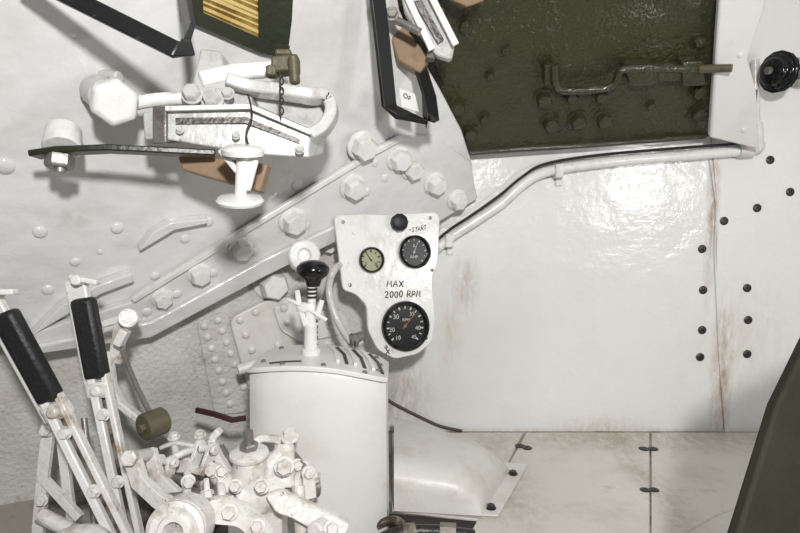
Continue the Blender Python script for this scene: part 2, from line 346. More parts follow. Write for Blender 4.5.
# ---------------- instrument panel
ip=thing('instrument_panel','white painted instrument panel with three round gauges','instrument panel',PN.at(390,290))
out=[(334,216),(357,214),(386,215),(436,212),(440,218),(438,262),(432,278),(435,320),(432,342),(418,354),(395,359),(378,350),(368,330),(367,306),(356,294),(343,290)]
mesh_obj('panel_plate',prism(rnd([PN.at(*q) for q in out],.010),-PN.n*.012),M_white,ip,.002)
mesh_obj('mounting_bracket',join(prism([PN.at(*q,-.012) for q in [(362,225),(425,225),(420,300),(380,300)]],-PN.n*.03),cyl(PN.at(430,246,-.01),BW.at(436,249,.022),.012)),M_white,ip,.003)
def txt(s,pl,px,py,hpx,mat,par,off,name='lettering',rot=0):
    c=bpy.data.curves.new('t','FONT'); c.body=s; c.align_x='CENTER'; c.align_y='CENTER'; c.size=hpx*pl.sc(px,py)*1.35; c.extrude=.0002
    t=link(bpy.data.objects.new('t',c)); bpy.context.view_layer.update()
    me=bpy.data.meshes.new_from_object(t.evaluated_get(bpy.context.evaluated_depsgraph_get()))
    bpy.data.objects.remove(t); me.materials.clear(); me.materials.append(mat)
    o=link(bpy.data.objects.new(name,me)); M=Matrix((pl.u,pl.v,pl.n)).transposed()
    o.rotation_euler=(M@Matrix.Rotation(rot,3,'Z')).to_euler(); o.location=pl.at(px,py,off)-wloc(par); o.parent=par
    return o
LET={'M':[[(0,0),(.12,1),(.5,.35),(.88,1),(1,0)]],'A':[[(0,0),(.5,1),(1,0)],[(.2,.38),(.85,.4)]],'X':[[(0,0),(1,1)],[(.05,1),(.95,0)]],
'2':[[(0,.8),(.25,1),(.7,.95),(.85,.7),(.5,.35),(0,0),(1,.03)]],'0':[[(.5,1),(.12,.8),(.05,.4),(.3,.02),(.7,.02),(.95,.4),(.85,.85),(.5,1)]],
'R':[[(0,0),(.03,1),(.7,.95),(.85,.72),(.6,.5),(.05,.48)],[(.4,.5),(1,0)]],'P':[[(0,0),(.03,1),(.75,.95),(.85,.7),(.6,.48),(.05,.45)]],
'S':[[(.9,.9),(.5,1),(.1,.8),(.4,.52),(.85,.3),(.5,0),(.05,.12)]],'T':[[(0,1),(1,.97)],[(.5,1),(.45,0)]],'-':[[(0,.5),(1,.5)]]}
def hand(s,px,py,w,hh,tilt,r=.0013,name='handwritten_lettering'):
    gs=[];x=px
    for ch in s:
        if ch!=' ':
            jy=random.uniform(-.5,.5); sl=random.uniform(0,.14)
            for st in LET[ch]:
                pts=[PN.at(x+a*w*.72+b*hh*sl,py+jy+(x-px)*tilt-b*hh,.0002) for a,b in st]
                gs.append(tube(pts,r,6,sm=False))
        x+=w*(.7 if ch==' ' else 1)
    mesh_obj(name,join(*gs),M_ink,ip)
hand('MAX',387,287,6,6,-.05); hand('2000 RPM',385,298,4.7,6.2,-.04); hand('-START',409,232,3.0,4.6,-.12,.0009); hand('X',386,354,5,4.5,0)
def gauge(px,py,rpx,face,mark,label,nums,ang,sub=10,tk=1):
    s=PN.sc(px,py); r=rpx*s
    g=mesh_obj('gauge',lathe([(r*1.0,0),(r*1.05,.003),(r*1.03,.010),(r*.93,.013),(r*.87,.011),(r*.86,.005)],PN.at(px,py),PN.n,40),M_gblack,ip,label=label)
    mesh_obj('dial_face',lathe([(r*.88,0),(r*.88,.001)],PN.at(px,py,.0045),PN.n,40),face,g)
    u,v=PN.u,PN.v; c=PN.at(px,py,.0058); ts=[]
    for i in range(sub+1):
        a=math.radians(225-270*i/sub); d=u*math.cos(a)+v*math.sin(a)
        ts.append(bar([c+d*r*(.70-.1*(tk-1)),c+d*r*.82],r*(.04 if i%2 else .06)*tk,.0006,d.cross(PN.n)))
    mesh_obj('tick_marks',join(*ts),mark,g)
    d=u*math.cos(ang)+v*math.sin(ang)
    mesh_obj('needle',join(bar([c-d*r*.15+PN.n*.001,c+d*r*.66+PN.n*.001],r*.032*tk,.0006,d.cross(PN.n)),lathe([(r*.07,0),(r*.06,.002)],c,PN.n,16)),mark if rpx<20 else M_red2,g)
    for t,ax,ay,hh in nums:
        txt(t,PN,px+ax,py+ay,hh,mark,g,.0056,'numerals')
gauge(371,260,12.5,M_lum,M_ink,'small gauge with aged green dial',[('0',-5,4,3.4),('30',5,4,3.4)],2.2,8,2)
gauge(414,252,16,M_dial,M_mark,'black round pressure gauge',[('AMP',0,5,3.2),('0',0,-6,3.2)],1.2)
gauge(405,326,24,M_dial,M_mark,'large black tachometer',[('30',-9,-9,4.8),('RPM',1,-6,3),('20',-13,4,4.4),('10',-7,12,4.4),('35',7,-12,4.0),('40',13,2,4.4),('45',9,11,4)],.85,14)
mesh_obj('start_knob',lathe([(.016,0),(.017,.004),(.015,.010),(.019,.014),(.019,.020),(.015,.024),(.006,.026),(0,.026)],PN.at(397,223),PN.n,10),M_rubber,ip,label='dark ribbed push knob')
for x,y in [(343,222),(430,218),(386,347),(426,338),(350,285),(432,270)]:
    mesh_obj('panel_screw',lathe([(.004,0),(.0038,.0015),(.002,.0022)],PN.at(x,y),PN.n,14),M_steel,ip)
solo('flexible_cable',tube([PN.at(346,262,-.035),P(334,270,1.23),P(329,292,1.23),P(338,322,1.22),P(352,343,1.24),P(362,341,1.25)],.0075,12),M_grey,'grey flexible drive cable curling behind instrument panel','cable')
solo('cable_fitting',join(cyl(P(349,341,1.23),P(362,336,1.25),.012,.010),hexa(P(352,341,1.235),P(362,336,1.25)-P(352,341,1.235),.015,.01)),M_steel,'dull metal cable union nut','fitting')
solo('wall_cable',tube([BW.at(384,398,.014),BW.at(400,407,.012),BW.at(420,417,.012),BW.at(440,426,.012),BW.at(462,431,.01)],.004,8),M_brown,'thin brown cable drooping along wall base to floor','cable')

# ---------------- floor plates
def fp(poly,lab):
    solo('floor_plate',prism([FL.at(*q) for q in poly],V((0,0,.005))),M_floor,lab,'floor plate',.0012,'floor plates')
fp([(526.5,434.5),(649.3,434.5),(649.3,640),(412,640)],'worn cream floor plate with dark quarter-turn fasteners')
fp([(651.3,434.5),(1000,434.5),(1000,640),(651.3,640)],'worn cream floor plate beside the side panel')
fp([(392,434.5),(523,434.5),(479,522),(392,512)],'worn cream floor plate under white shroud')
for x,y in [(644,449),(653,449),(645,490),(654,490),(520,446),(527,448)]:
    fast('slot',FL,x,y,5,M_dark,.0052,'dark round fastener in floor plate','floor plate fasteners',name='fastener',flat=.7)
solo('floor_shade_sheet',prism([FL.at(*q,.0) for q in [(380,514),(478,523),(408,640),(380,640)]],V((0,0,.003))),M_void,'dark oily slab coloured as the shaded opening in the floor under shroud','opening')  # flat slab; the dark of the opening is put in as colour
solo('floor_shade_sheet',prism([V((-.66,.72,0)),V((-.27,.62,0)),V((-.27,1.12,0)),V((-.40,1.16,0)),V((-.60,1.0,0))],V((0,0,.003))),M_void,'dark oily sheet painting shade into the gaps beneath the steering gear','opening')  # dark sheet added so the gaps under the machinery read as shaded
# shroud
sh=thing('pedal_shroud','white sheet metal box-like hump shroud bolted to floor','cover',FL.at(430,490,.006))
def sec(a,b,h,t):
    up=V((0,0,1))
    c=[a,a.lerp(b,.03)+up*h*.72,a.lerp(b,.16)+up*h*.97,a.lerp(b,.5)+up*h*1.0,a.lerp(b,.84)+up*h*.97,a.lerp(b,.97)+up*h*.7,b]
    out=[]
    for i,p in enumerate(c):
        if i in (0,len(c)-1): out.append(p); continue
        A=p.lerp(c[i-1],.4);B=p.lerp(c[i+1],.4)
        out+=[A*(1-s)**2+p*2*s*(1-s)+B*s*s for s in (0,.25,.5,.75,1)]
    out+=[]
    return out
LA,LBk=FL.at(394,511,.009),FL.at(394,444,.009); RA,RB=FL.at(482,516,.009),FL.at(510,470,.009)
N_=24; rows=[]
for i in range(N_+1):
    t=i/N_; hgt=.086*(1-.30*t)*(1-max(0,(t-.62)/.38)**2.2)**.7+.006 if t<1 else .006
    rows.append(sec(LA.lerp(RA,t),LBk.lerp(RB,t),hgt,t))
vs=[v for r in rows for v in r]; m=len(rows[0]); fs=[(i*m+j,i*m+j+1,(i+1)*m+j+1,(i+1)*m+j) for i in range(N_) for j in range(m-1)]
fs+= [tuple(range(m)),tuple(range(N_*m,(N_+1)*m))]
mesh_obj('hood',(vs,fs),M_cream,sh,angle=50)
mesh_obj('base_flange',prism([FL.at(*q,.0055) for q in [(398,512),(498,517),(528,466),(500,463),(470,500),(400,508)]],V((0,0,.004))),M_cream,sh,.001)
for x,y in [(491,508),(513,474)]:
    mesh_obj('flange_bolt',bolt(FL.at(x,y,.0097),V((0,0,1)),.008,.006),M_dark,sh,label='dark bolt head')
lk=thing('floor_coupling','oily metal coupling with hose under shroud','coupling',FL.at(430,545,.01))
mesh_obj('hose',tube([FL.at(372,545,.03),FL.at(395,534,.03),FL.at(430,531,.03),FL.at(474,536,.02)],.011),M_dark,lk)
mesh_obj('coupling_ring',cyl(FL.at(402,533,.03),FL.at(415,532,.03),.015),M_grease,lk)
mesh_obj('coupling_nut',cyl(FL.at(440,532,.03),FL.at(456,533,.03),.016,n=6),M_grease,lk)
mesh_obj('elbow',tube([FL.at(376,530,.01),FL.at(380,524,.03),FL.at(394,520,.03),FL.at(404,526,.0)],.008),M_grease,lk)

# ---------------- side panel lower right
SP=Pl(P(800,335,.66),P(728,533,.60),P(860,533,.66))
sp=[SP.at(*q) for q in [(820,318),(778,405),(739,533),(700,640),(640,800),(980,800),(980,250)]]
for p in sp: p.z=max(p.z,.0)
solo('side_panel',prism(sp,-SP.n*.015),M_seat,'dark olive matte side panel with slightly curved edge','panel',.004)
solo('kick_strip',prism([FL.at(*q,.006) for q in [(742,510),(722,516),(690,534),(640,575),(640,600),(760,600),(760,510)]],V((0,0,.006))),M_floor,'cream painted steel strip at base of side panel','strip',.002)

# ---------------- gear selector housing
gs=thing('gear_selector','white painted gear selector housing with curved gate top','gear selector',V((-.14,1.06,0)))
def dome(x):
    q=(x+.17)/.118; return .016-.016*q*q*(1.1 if q<0 else 1.15)
def plan(z,g=0,bow=.018,gx=0):
    x0,x1,y0,y1=-.262-g-gx,-.024+g*.2,1.0-g,1.13+g; pts=[]
    base=[]
    for i in range(13):
        t=i/12; base.append((x0+(x1-x0)*t,y0-bow*math.sin(math.pi*t)**.7+.012*(abs(2*t-1)**6)))
    base+=[(x1+.003,y0+.04),(x1,y1-.03),(x1-.012,y1-.008),(x1-.04,y1),(x0+.05,y1),(x0+.015,y1-.01),(x0+.004,y1-.04),(x0-.003,y0+.04)]
    for x,y in base:
        pts.append(V((x,y,z+(dome(x) if z>.2 else 0))))
    return pts
def loft(rows):
    n=len(rows[0]); vs=[v for r in rows for v in r]; fs=[]
    for j in range(len(rows)-1):
        for i in range(n):
            k=(i+1)%n; fs.append((j*n+i,j*n+k,(j+1)*n+k,(j+1)*n+i))
    fs.append(tuple(range(n))); fs.append(tuple(range((len(rows)-1)*n,len(rows)*n))); return vs,fs
def lidz(x): return .305+dome(x)
mesh_obj('housing',loft([plan(0,.006),plan(.15,.002),plan(.25,0),plan(.288,-.001),plan(.296,-.004)]),M_clean,gs,.001,angle=55)
X_=[-.262-.003+(.244)*i/20 for i in range(21)]
def gp(x,top):
    t=(x+.265)/.244; yf=1.0-.003-.018*math.sin(math.pi*min(max(t,0),1))**.7+.012*(abs(2*t-1)**6); e=.02*max(0,abs(2*t-1)-.85)/.15
    rr=.006*max(0,(.08-t)/.08)**2
    z=lidz(x)-rr+(0 if top else -.009+rr)
    return V((x,yf,z)),V((x,1.131-e,z))
vs=[];fs=[]
for x in X_:
    a,b=gp(x,True); c,d=gp(x,False); vs+=[a,b,d,c]
for i in range(20):
    for j in range(4): fs.append((i*4+j,i*4+(j+1)%4,(i+1)*4+(j+1)%4,(i+1)*4+j))
fs+=[(0,1,2,3),(80,81,82,83)]
mesh_obj('gate_plate',(vs,fs),M_clean,gs,.0015,angle=40)
sl=[];rb=[]
for i in range(6):
    x=-.118+i*.0155
    pts=[V((x+dx,y,lidz(x+dx)+.0005)) for dx,y in ((-.018,1.118),(0,1.075),(.010,1.02))]
    if i%2: sl.append(bar(pts,.006,.003,V((1,0,0))))
    else: rb.append(bar([p+V((0,0,.002)) for p in pts],.006,.006,V((1,0,0))))
sl.append(bar([V((x,1.008,lidz(x)+.0005)) for x in (-.225,-.20,-.17)],.004,.003,V((0,1,0))))
mesh_obj('gate_slot',join(*sl),M_dark,gs)
mesh_obj('gate_ribs',join(*rb),M_clean,gs,.001)
for x,y in [(-.240,1.03),(-.20,.995),(-.06,.995),(-.038,1.03),(-.225,1.115),(-.045,1.11),(-.036,1.07),(-.13,.992)]:
    mesh_obj('gate_screw',lathe([(.0045,-.003),(.0045,.002),(.003,.0035)],V((x,y,lidz(x))),V((0,0,1)),12),M_steel,gs)
D=1.085
lv=thing('gear_lever','white gear lever with dark marked shaft and black knob','lever',P(311,350,D))
zz=V((0,0,1))
mesh_obj('lever_knob',lathe([(0,-.024),(.012,-.024),(.016,-.012),(.027,-.004),(.0305,.004),(.029,.012),(.022,.019),(.010,.023),(0,.024)],P(313,273,D),zz,32),M_gblack,lv)
mesh_obj('shaft',tube([P(311,356,D),P(312,285,D)],.0075,14,sm=False),M_white,lv)
mesh_obj('sleeve',lathe([(.017,-.006),(.017,.005),(.0125,.008),(.0115,.045),(.0125,.047),(.0125,.052),(.010,.055),(.010,.085),(.008,.09)],P(311,352,D),zz,20),M_white,lv)
for y,hh_ in ((345,.003),(339,.005),(333,.002),(328,.004),(322,.002)): mesh_obj('marking_band',lathe([(.0127,0),(.0127,hh_)],P(311,y,D),zz,20),M_dark,lv)
for y in (298,294,290): mesh_obj('shaft_rib',lathe([(.009,0),(.0105,.002),(.009,.004)],P(312,y,D),zz,20),M_dark,lv)
mesh_obj('cross_handle',join(bar([P(288,299,D-.016),P(304,306,D-.016),P(327,320,D-.016)],.011,.006,FW),bar([P(297,290,D-.016),P(300,308,D-.016),P(306,326,D-.016)],.009,.006,RT),cyl(P(303,307,D-.022),P(308,309,D),.009),cyl(P(322,300,D-.012),P(318,314,D-.012),.005)),M_white,lv,.0015)
solo('cross_tube',join(cyl(P(238,370,1.2),P(300,350,1.25),.011)),M_cream,'slim white tube behind gear selector','tube')

# ---------------- steering levers
def lever(g0,g1,low,d0,d1,gw,label,off):
    a=P(*g0,d0);b=P(*g1,d1); dr=(b-a).normalized()
    t=thing('steering_lever',label,'lever',P(*low),'steering levers')
    side=dr.cross(FW).normalized(); e=P(*low); dl=(e-b).normalized(); sl=dl.cross(FW).normalized()
    mesh_obj('grip',join(bar([a,b],gw,.026,side)),M_rubber,t,.007,label='black rubber grip')
    spine=[a-dr*.03+side*off+FW*.012,b+dr*.03+side*off+FW*.012]
    mesh_obj('lever_spine',bar(spine,gw*.95,.014,side),M_white,t,.003)
    mesh_obj('arm_bar',bar([b-dr*.015-sl*.010,e-sl*.010],.012,.012,sl),M_white,t,.002)
    mesh_obj('arm_bar',bar([b-dr*.005+sl*.012,e+sl*.012],.009,.016,sl),M_dirty,t,.002)
    mesh_obj('arm_web',bar([b+FW*.010,e+FW*.010],.016,.004,sl),M_grease,t)
    mesh_obj('trigger',join(bar([a-dr*.035-side*.012,a-dr*.03+side*.0,a-dr*.02+side*.028],.018,.008,FW),cyl(a-dr*.028-FW*.014,a-dr*.028+FW*.014,.008)),M_white,t,.002)
    for q in (.22,.62):
        mesh_obj('pivot_bolt',bolt(b.lerp(e,q)-FW*.006,-FW,.008),M_dirty,t)
    mesh_obj('clevis',join(box(b+dr*.018,side,dr,FW,.036,.026,.024),cyl(b+dr*.018-FW*.018,b+dr*.018+FW*.018,.009)),M_dirty,t,.004)
lever((4,312),(52,400),(124,545,.85),.83,.86,.033,'white steel steering lever with black rubber grip leaning over',-.016)
lever((83,298),(98,378),(134,545,.90),.92,.93,.034,'upright white steel steering lever with black rubber grip',-.012)
solo('lever_linkage',join(bar([P(50,420,.95),P(44,470,.95),P(38,540,.95)],.018,.01,RT),bar([P(62,440,.97),P(68,490,.96),P(76,545,.95)],.014,.01,RT),
   bolt(P(47,430,.94),-FW,.009),bolt(P(42,500,.94),-FW,.008),bar([P(45,480,.94),P(80,518,.93)],.012,.012,FW),cyl(P(40,515,.94),P(70,530,.94),.012)),M_dirty,'dirty white steel links behind steering levers','linkage',.002)
solo('pull_rod',tube([P(84,418,.99),P(88,455,.98),P(92,500,.97),P(96,540,.96)],.005),M_steel,'thin grey pull rod beside steering lever','rod')
bc=thing('bellcrank','white bellcrank bracket with olive round roller','bellcrank',P(125,345,1.05))
mesh_obj('upper_arm',join(bar([P(138,316,1.02),P(122,322,1.02),P(118,345,1.03),P(116,362,1.04)],.022,.014,RT),cyl(P(128,318,1.0),P(128,318,1.06),.016),bar([P(104,324,1.02),P(124,318,1.02)],.02,.012,FW),bar([P(118,345,1.0),P(126,330,1.0)],.014,.02,RT)),M_dirty,bc,.002)
mesh_obj('rod',join(tube([P(122,350,1.03),P(136,385,1.0),P(151,415,.97)],.0045),),M_steel,bc)
mesh_obj('lower_arm',bar([P(108,352,1.03),P(112,385,1.02),P(122,405,1.0),P(146,424,.97)],.020,.012,FW),M_dirty,bc,.003)
ra=(P(164,420,.985)-P(144,428,.955)).normalized()
mesh_obj('roller',join(lathe([(.020,0),(.022,.002),(.022,.036),(.020,.038)],P(143,428,.955),ra,26),hexa(P(143,428,.955),-ra,.009,.007)),M_brass,bc,label='tarnished olive brass roller')
solo('strap',bar([P(196,410,1.12),P(214,414,1.11),P(232,420,1.11),P(246,418,1.12)],.010,.006,V((0,0,1))),M_red,'dark red strap lying on casting','strap',.001)

# ---------------- steering gear casting
X=-FW
tr=thing('steering_gear_casting','chipped white cast steering gear with hex bolts','casting',P(230,500,.9))
A=P(158,506,.85); B=P(318,486,.95); sd=(B-A).normalized()
def S(t): return A.lerp(B,t)
mesh_obj('rocker_shaft',cyl(A,B,.016),M_steel,tr,label='worn bare steel shaft')
core=join(cyl(S(.44),S(.74),.030),cyl(S(.55)-V((0,0,.02)),S(.55)+V((0,0,.060)),.030,.024),
 box(S(.6)-V((0,0,.06)),sd,V((0,0,1)),FW,.08,.12,.045),cyl(S(.58)+V((0,0,.015)),P(284,452,.93),.020,.013),cyl(S(.45)+V((0,0,.01)),P(212,470,.91),.017,.012),
 cyl(P(284,444,.94),P(284,488,.92),.016,.020))
mesh_obj('body',core,M_dirty,tr,cast=.0024)
mesh_obj('top_cap',join(lathe([(.025,0),(.029,.003),(.029,.009),(.021,.013),(.015,.014)],S(.55)+V((0,0,.058)),V((0,-.1,1)),28)),M_dirty,tr,.001)
mesh_obj('central_stud',join(hexa(S(.55)+V((0,0,.070)),V((0,-.1,1)),.014,.012),cyl(S(.55)+V((0,0,.08)),S(.55)+V((0,-.002,.100)),.008,.007)),M_steel,tr,label='worn bare steel stud and nut')
def collar(t,r,w,lug,ang,mat=M_dirty):
    c=S(t); u,v,_=frame(sd); d=u*math.cos(ang)+v*math.sin(ang); d2=sd.cross(d)
    mesh_obj('clamp_collar',join(lathe([(r-.003,-w/2),(r,-w/2+.003),(r,w/2-.003),(r-.003,w/2)],c,sd,26),box(c+d*(r+lug/2-.006),sd,d,d2,w*.8,lug,.020)),mat,tr,.003)
    mesh_obj('clamp_bolt',bolt(c+d*(r+lug*.45)+(d2*.010 if d2.dot(X)>0 else -d2*.010),d2 if d2.dot(X)>0 else -d2,.008,.009,random.random()),M_dirty,tr)
collar(.16,.026,.012,.026,1.6); collar(.26,.028,.010,.024,2.2); collar(.36,.026,.012,.026,1.2); collar(.84,.027,.014,.026,1.4); collar(.94,.023,.010,.02,1.9)
def arm(pts,w,t,side): return bar(smooth([P(*q) for q in pts],5),w,t,side)
def clevis(c,ax,d,r=.011,g=.012,l=.03):
    """fork with two cheeks and a pin; c eye centre, ax pin axis, d direction to the stem"""
    ax=ax.normalized(); d=(d-ax*d.dot(ax)).normalized(); q=ax.cross(d); gs_=[]
    for s in (-1,1):
        gs_+= [lathe([(r,-.003),(r,.003)],c+ax*s*g,ax,20),box(c+ax*s*g+d*l*.5,ax,d,q,.006,l,r*1.7)]
    gs_+= [box(c+d*(l+.004),ax,d,q,2*g+.006,.012,r*1.8),cyl(c-ax*(g+.010),c+ax*(g+.008),r*.45),hexa(c+ax*(g+.003),ax,r*.75,.006)]
    return join(*gs_)
mesh_obj('claw_arm',arm([(230,474,.92),(218,456,.94),(213,440,.95),(220,430,.95)],.018,.012,FW),M_dirty,tr,.003)
mesh_obj('claw_arm',arm([(256,466,.92),(252,448,.94),(262,438,.95),(282,440,.95)],.016,.012,FW),M_dirty,tr,.003)
mesh_obj('clevis',clevis(P(206,448,.93),V((1,-.5,0)),P(214,478,.9)-P(206,448,.93)),M_dirty,tr,.0015)
mesh_obj('clevis',clevis(P(166,462,.93),V((1,-.4,.1)),P(176,492,.9)-P(166,462,.93)),M_dirty,tr,.0015)
mesh_obj('clevis',clevis(P(306,470,.92),V((.5,-1,.1)),P(312,500,.9)-P(306,470,.92)),M_dirty,tr,.0015)
mesh_obj('link_rod',tube([P(166,462,.93),P(186,452,.94),P(206,448,.93)],.0055),M_white,tr)
mesh_obj('link_rod',tube([P(306,470,.92),P(292,452,.95)],.0055,sm=False),M_steel,tr)
mesh_obj('fork_arm',join(bar([P(132,456,.86),P(140,482,.84),P(160,500,.82),P(180,512,.80)],.016,.020,FW),bar([P(150,450,.92),P(158,478,.90),P(186,504,.86)],.013,.018,FW),cyl(P(130,458,.84),P(153,453,.93),.009),hexa(P(130,458,.84),P(130,458,.84)-P(153,453,.93),.012,.008)),M_dirty,tr,.004)
hx=V((0,-1,.25)).normalized()
mesh_obj('hub',lathe([(.012,0),(.022,.001),(.032,.003),(.036,.008),(.036,.045),(.032,.05)],P(190,519,.79),hx,32),M_dirty,tr,.001,label='round cast hub with bore')
mesh_obj('hub_face',lathe([(.036,0),(.036,.006),(.030,.009),(.022,.007),(.019,.013),(.013,.013),(.012,.002),(0,.002)],P(190,519,.79)+hx*.048,hx,32),M_dirty,tr)
mesh_obj('hub_link',join(prism(rnd([P(206,502,.79),P(222,498,.81),P(250,508,.82),P(276,538,.80),P(264,552,.79),P(238,526,.79),P(210,524,.78)],.010),FW*.014)),M_dirty,tr,.003)
mesh_obj('triangular_arm',join(prism(rnd([P(264,496,.87),P(280,490,.88),P(350,523,.86),P(346,536,.85),P(318,534,.85),P(290,518,.86),P(276,514,.86)],.008),FW*.014),cyl(P(314,532,.835),P(324,526,.86),.013,n=20)),M_dirty,tr,.003)
mesh_obj('side_post',join(cyl(P(298,486,.90),P(302,535,.88),.010),cyl(P(299,500,.895),P(299,506,.893),.015)),M_dirty,tr)
mesh_obj('tie_rod',tube([P(150,470,.93),P(180,480,.92),P(214,486,.9)],.006),M_steel,tr)
for x,y,d,r,ax in [(290,438,.94,.011,(0,-.4,1)),(284,466,.893,.012,(.2,-1,.2)),(262,486,.865,.009,(0,-1,.3)),(230,512,.79,.009,(0,-1,.3)),(258,526,.79,.008,(0,-1,.3)),(213,470,.89,.009,(-.2,-1,.3)),(332,528,.84,.009,(.2,-1,.4)),(236,486,.86,.008,(0,-1,.3))]:
    mesh_obj('hex_nut',bolt(P(x,y,d),V(ax),r,r*1.1,random.random()),M_dirty,tr)
solo('dome_cover',lathe([(.05,-.04),(.05,0),(.045,.010),(.035,.018),(.016,.024),(0,.025)],P(76,556,.80),V((.1,-.35,1)),36),M_dirty,'grimy cream domed cover','cover')
cl=thing('clamp_assembly','small white clamp with upright bolts beside casting','clamp',P(186,465,.98))
mesh_obj('clamp_block',join(box(P(186,462,.98),RT,V((0,0,1)),FW,.05,.025,.04),cyl(P(176,455,.98),P(174,437,.98),.006),cyl(P(196,455,.98),P(200,434,.98),.006),bar([P(160,448,.98),P(176,442,.98),P(206,448,.98)],.014,.007,FW)),M_dirty,cl,.003)
for x,y in [(174,438),(200,436)]: mesh_obj('nut',bolt(P(x,y,.98),V((0,-.2,1)),.008),M_dirty,cl)
solo('rear_casting',join(cyl(P(205,480,1.08),P(205,560,1.08),.045,.06),cyl(P(160,490,1.02),P(160,560,1.02),.035,.045),ball(P(205,478,1.08),.045,sz=.5),ball(P(160,490,1.02),.035,sz=.4),cyl(P(215,450,1.08),P(235,485,1.05),.018)),M_grease,'greasy brown stained casting behind steering gear, darkened as gap shade','casting',cast=.004)  # dark tone also puts shade between the parts into the colour

# ---------------- upper left equipment
vp=thing('vision_port','dark green framed vision port with yellow strips','vision port',P1.at(240,10))
o1=[(188,-80),(296,-80),(291,20),(287,52),(262,46),(192,18)]
i1=[(199,-70),(256,-70),(257,0),(260,41),(198,14)]
mesh_obj('port_frame',prism([P1.at(*q,0) for q in o1],P1.n*.006),M_olive,vp,.002)
mesh_obj('frame_edge',join(bar([P1.at(*q,.014) for q in [(192,-80),(196,17),(262,46),(288,52)]],.007,.022,P1.n),bar([P1.at(264,45,.01),P1.at(262,-70,.01)],.01,.018,P1.n)),M_olive,vp,.001)
mesh_obj('amber_lens',prism([P1.at(*q,.006) for q in i1],P1.n*.002),M_gold,vp)
mesh_obj('yellow_strips',join(*[bar([P1.at(199,a,.009),P1.at(259,a+25+random.uniform(-2,2),.009)],.0015,random.choice([.003,.005,.007]),P1.n) for a in (-36,-30,-25,-18,-12,-7,0,6,11)]),M_yell,vp)
solo('black_handle_frame',bar([P(20,-28,.74),P(100,12,.745),P(176,50,.75),P(189,48,.76),P(190,30,.78),P(180,-30,.86)],.022,.008,V((.1,.25,1)) ),M_black,'black flat steel bracket bent into U shape','bracket',.0015,'black brackets')
b2=thing('black_handle_frame','black flat steel U bracket with white tag','bracket',P(405,60,1.1),'black brackets')
mesh_obj('frame',bar([P(374,-30,1.0),P(380,20,1.03),P(389,105,1.07),P(396,112,1.07),P(424,121,1.10),P(431,118,1.10),P(429,95,1.12),P(416,55,1.15)],.030,.008,V((.75,.65,0))),M_black,b2,.0015)
mesh_obj('paper_tag',prism([P(399,88,1.09),P(415,94,1.11),P(419,112,1.11),P(402,107,1.09)],FW*.002),M_tag,b2,label='small white paper tag')
TP=Pl(P(399,88,1.089),P(415,94,1.109),P(402,107,1.089))
txt('OF',TP,407,97,5.5,M_ink,b2,.0008,'tag_lettering',-.3)
solo('wood_block',prism([P(392,20,1.13),P(406,28,1.12),P(430,58,1.12),P(420,73,1.12),P(398,60,1.12),P(392,40,1.12)],FW*.035),M_wood,'brown wooden pad inside black bracket','block',.004)
wl=thing('swing_latch','white painted swing latch with steel pin','latch',P(428,25,1.1))
mesh_obj('latch_plate',prism(rnd([P(398,-20,1.07),P(424,-20,1.07),P(456,40,1.09),P(452,60,1.10),P(436,55,1.09),P(405,12,1.07)],.008),FW*.02),M_grey,wl,.003)
mesh_obj('latch_slot',prism([P(414,2,1.066),P(421,0,1.066),P(444,40,1.08),P(438,44,1.08)],-FW*.003),M_dark,wl)
mesh_obj('latch_frame',join(bar([P(404,-10,1.06),P(432,50,1.075)],.008,.012,FW),bar([P(428,-10,1.06),P(456,45,1.075)],.006,.012,FW)),M_white,wl,.001)
mesh_obj('pin',join(cyl(P(388,16,1.06),P(420,32,1.05),.007),cyl(P(440,10,1.12),P(430,60,1.10),.008),bolt(P(392,14,1.05),X,.010)),M_steel,wl)
solo('brown_strap',bar([P(424,-30,1.10),P(452,-5,1.11),P(466,2,1.12),P(482,-4,1.13)],.02,.012,V((0,0,1))),M_wood,'brown leather strap above latch','strap',.003)

mt=thing('mounting_assembly','grey white painted mount with clamp block and curved handle','mount',P(230,110,.95))
mesh_obj('clamp_block',prism([P(166,108,.86),P(250,106,.875),P(311,132,.90),P(309,158,.90),P(250,154,.88),P(166,140,.86)],V((.01,.095,.012))),M_grey,mt,.003)
mesh_obj('block_slot',prism([P(176,118,.8585),P(246,117,.8725),P(300,139,.894),P(300,144,.894),P(246,123,.8725),P(176,124,.8585)],V((0,-.002,0))),M_dark,mt)
mesh_obj('block_rail',bar([P(166,109,.852),P(250,107,.867),P(311,133,.892)],.007,.012,V((0,0,1))),M_white,mt,.001)
mesh_obj('block_end',prism([P(142,112,.865),P(164,110,.86),P(164,138,.86),P(144,141,.865)],V((.01,.07,.01))),M_grey,mt,.003)
mesh_obj('end_clamp',prism([P(152,106,.856),P(166,105,.854),P(166,143,.854),P(152,144,.856)],V((.01,.085,.01))),M_steel,mt,.002,label='dark steel clamp band')
mesh_obj('upright',join(prism(rnd([P(193,78,.90),P(200,48,.93),P(220,50,.93),P(224,68,.92),P(248,82,.91),P(254,112,.90),P(184,108,.89)],.008),FW*.07),prism([P(184,84,.875),P(226,88,.88),P(226,110,.88),P(184,108,.875)],FW*.05)),M_grey,mt,.004)
mesh_obj('rod',tube([P(132,104,.872),P(155,100,.88),P(185,98,.89)],.010),M_white,mt)
mesh_obj('cross_arm',bar([P(200,80,.90),P(235,72,.92),P(262,70,.93),P(285,68,.94)],.024,.018,V((0,0,1))),M_white,mt,.004)
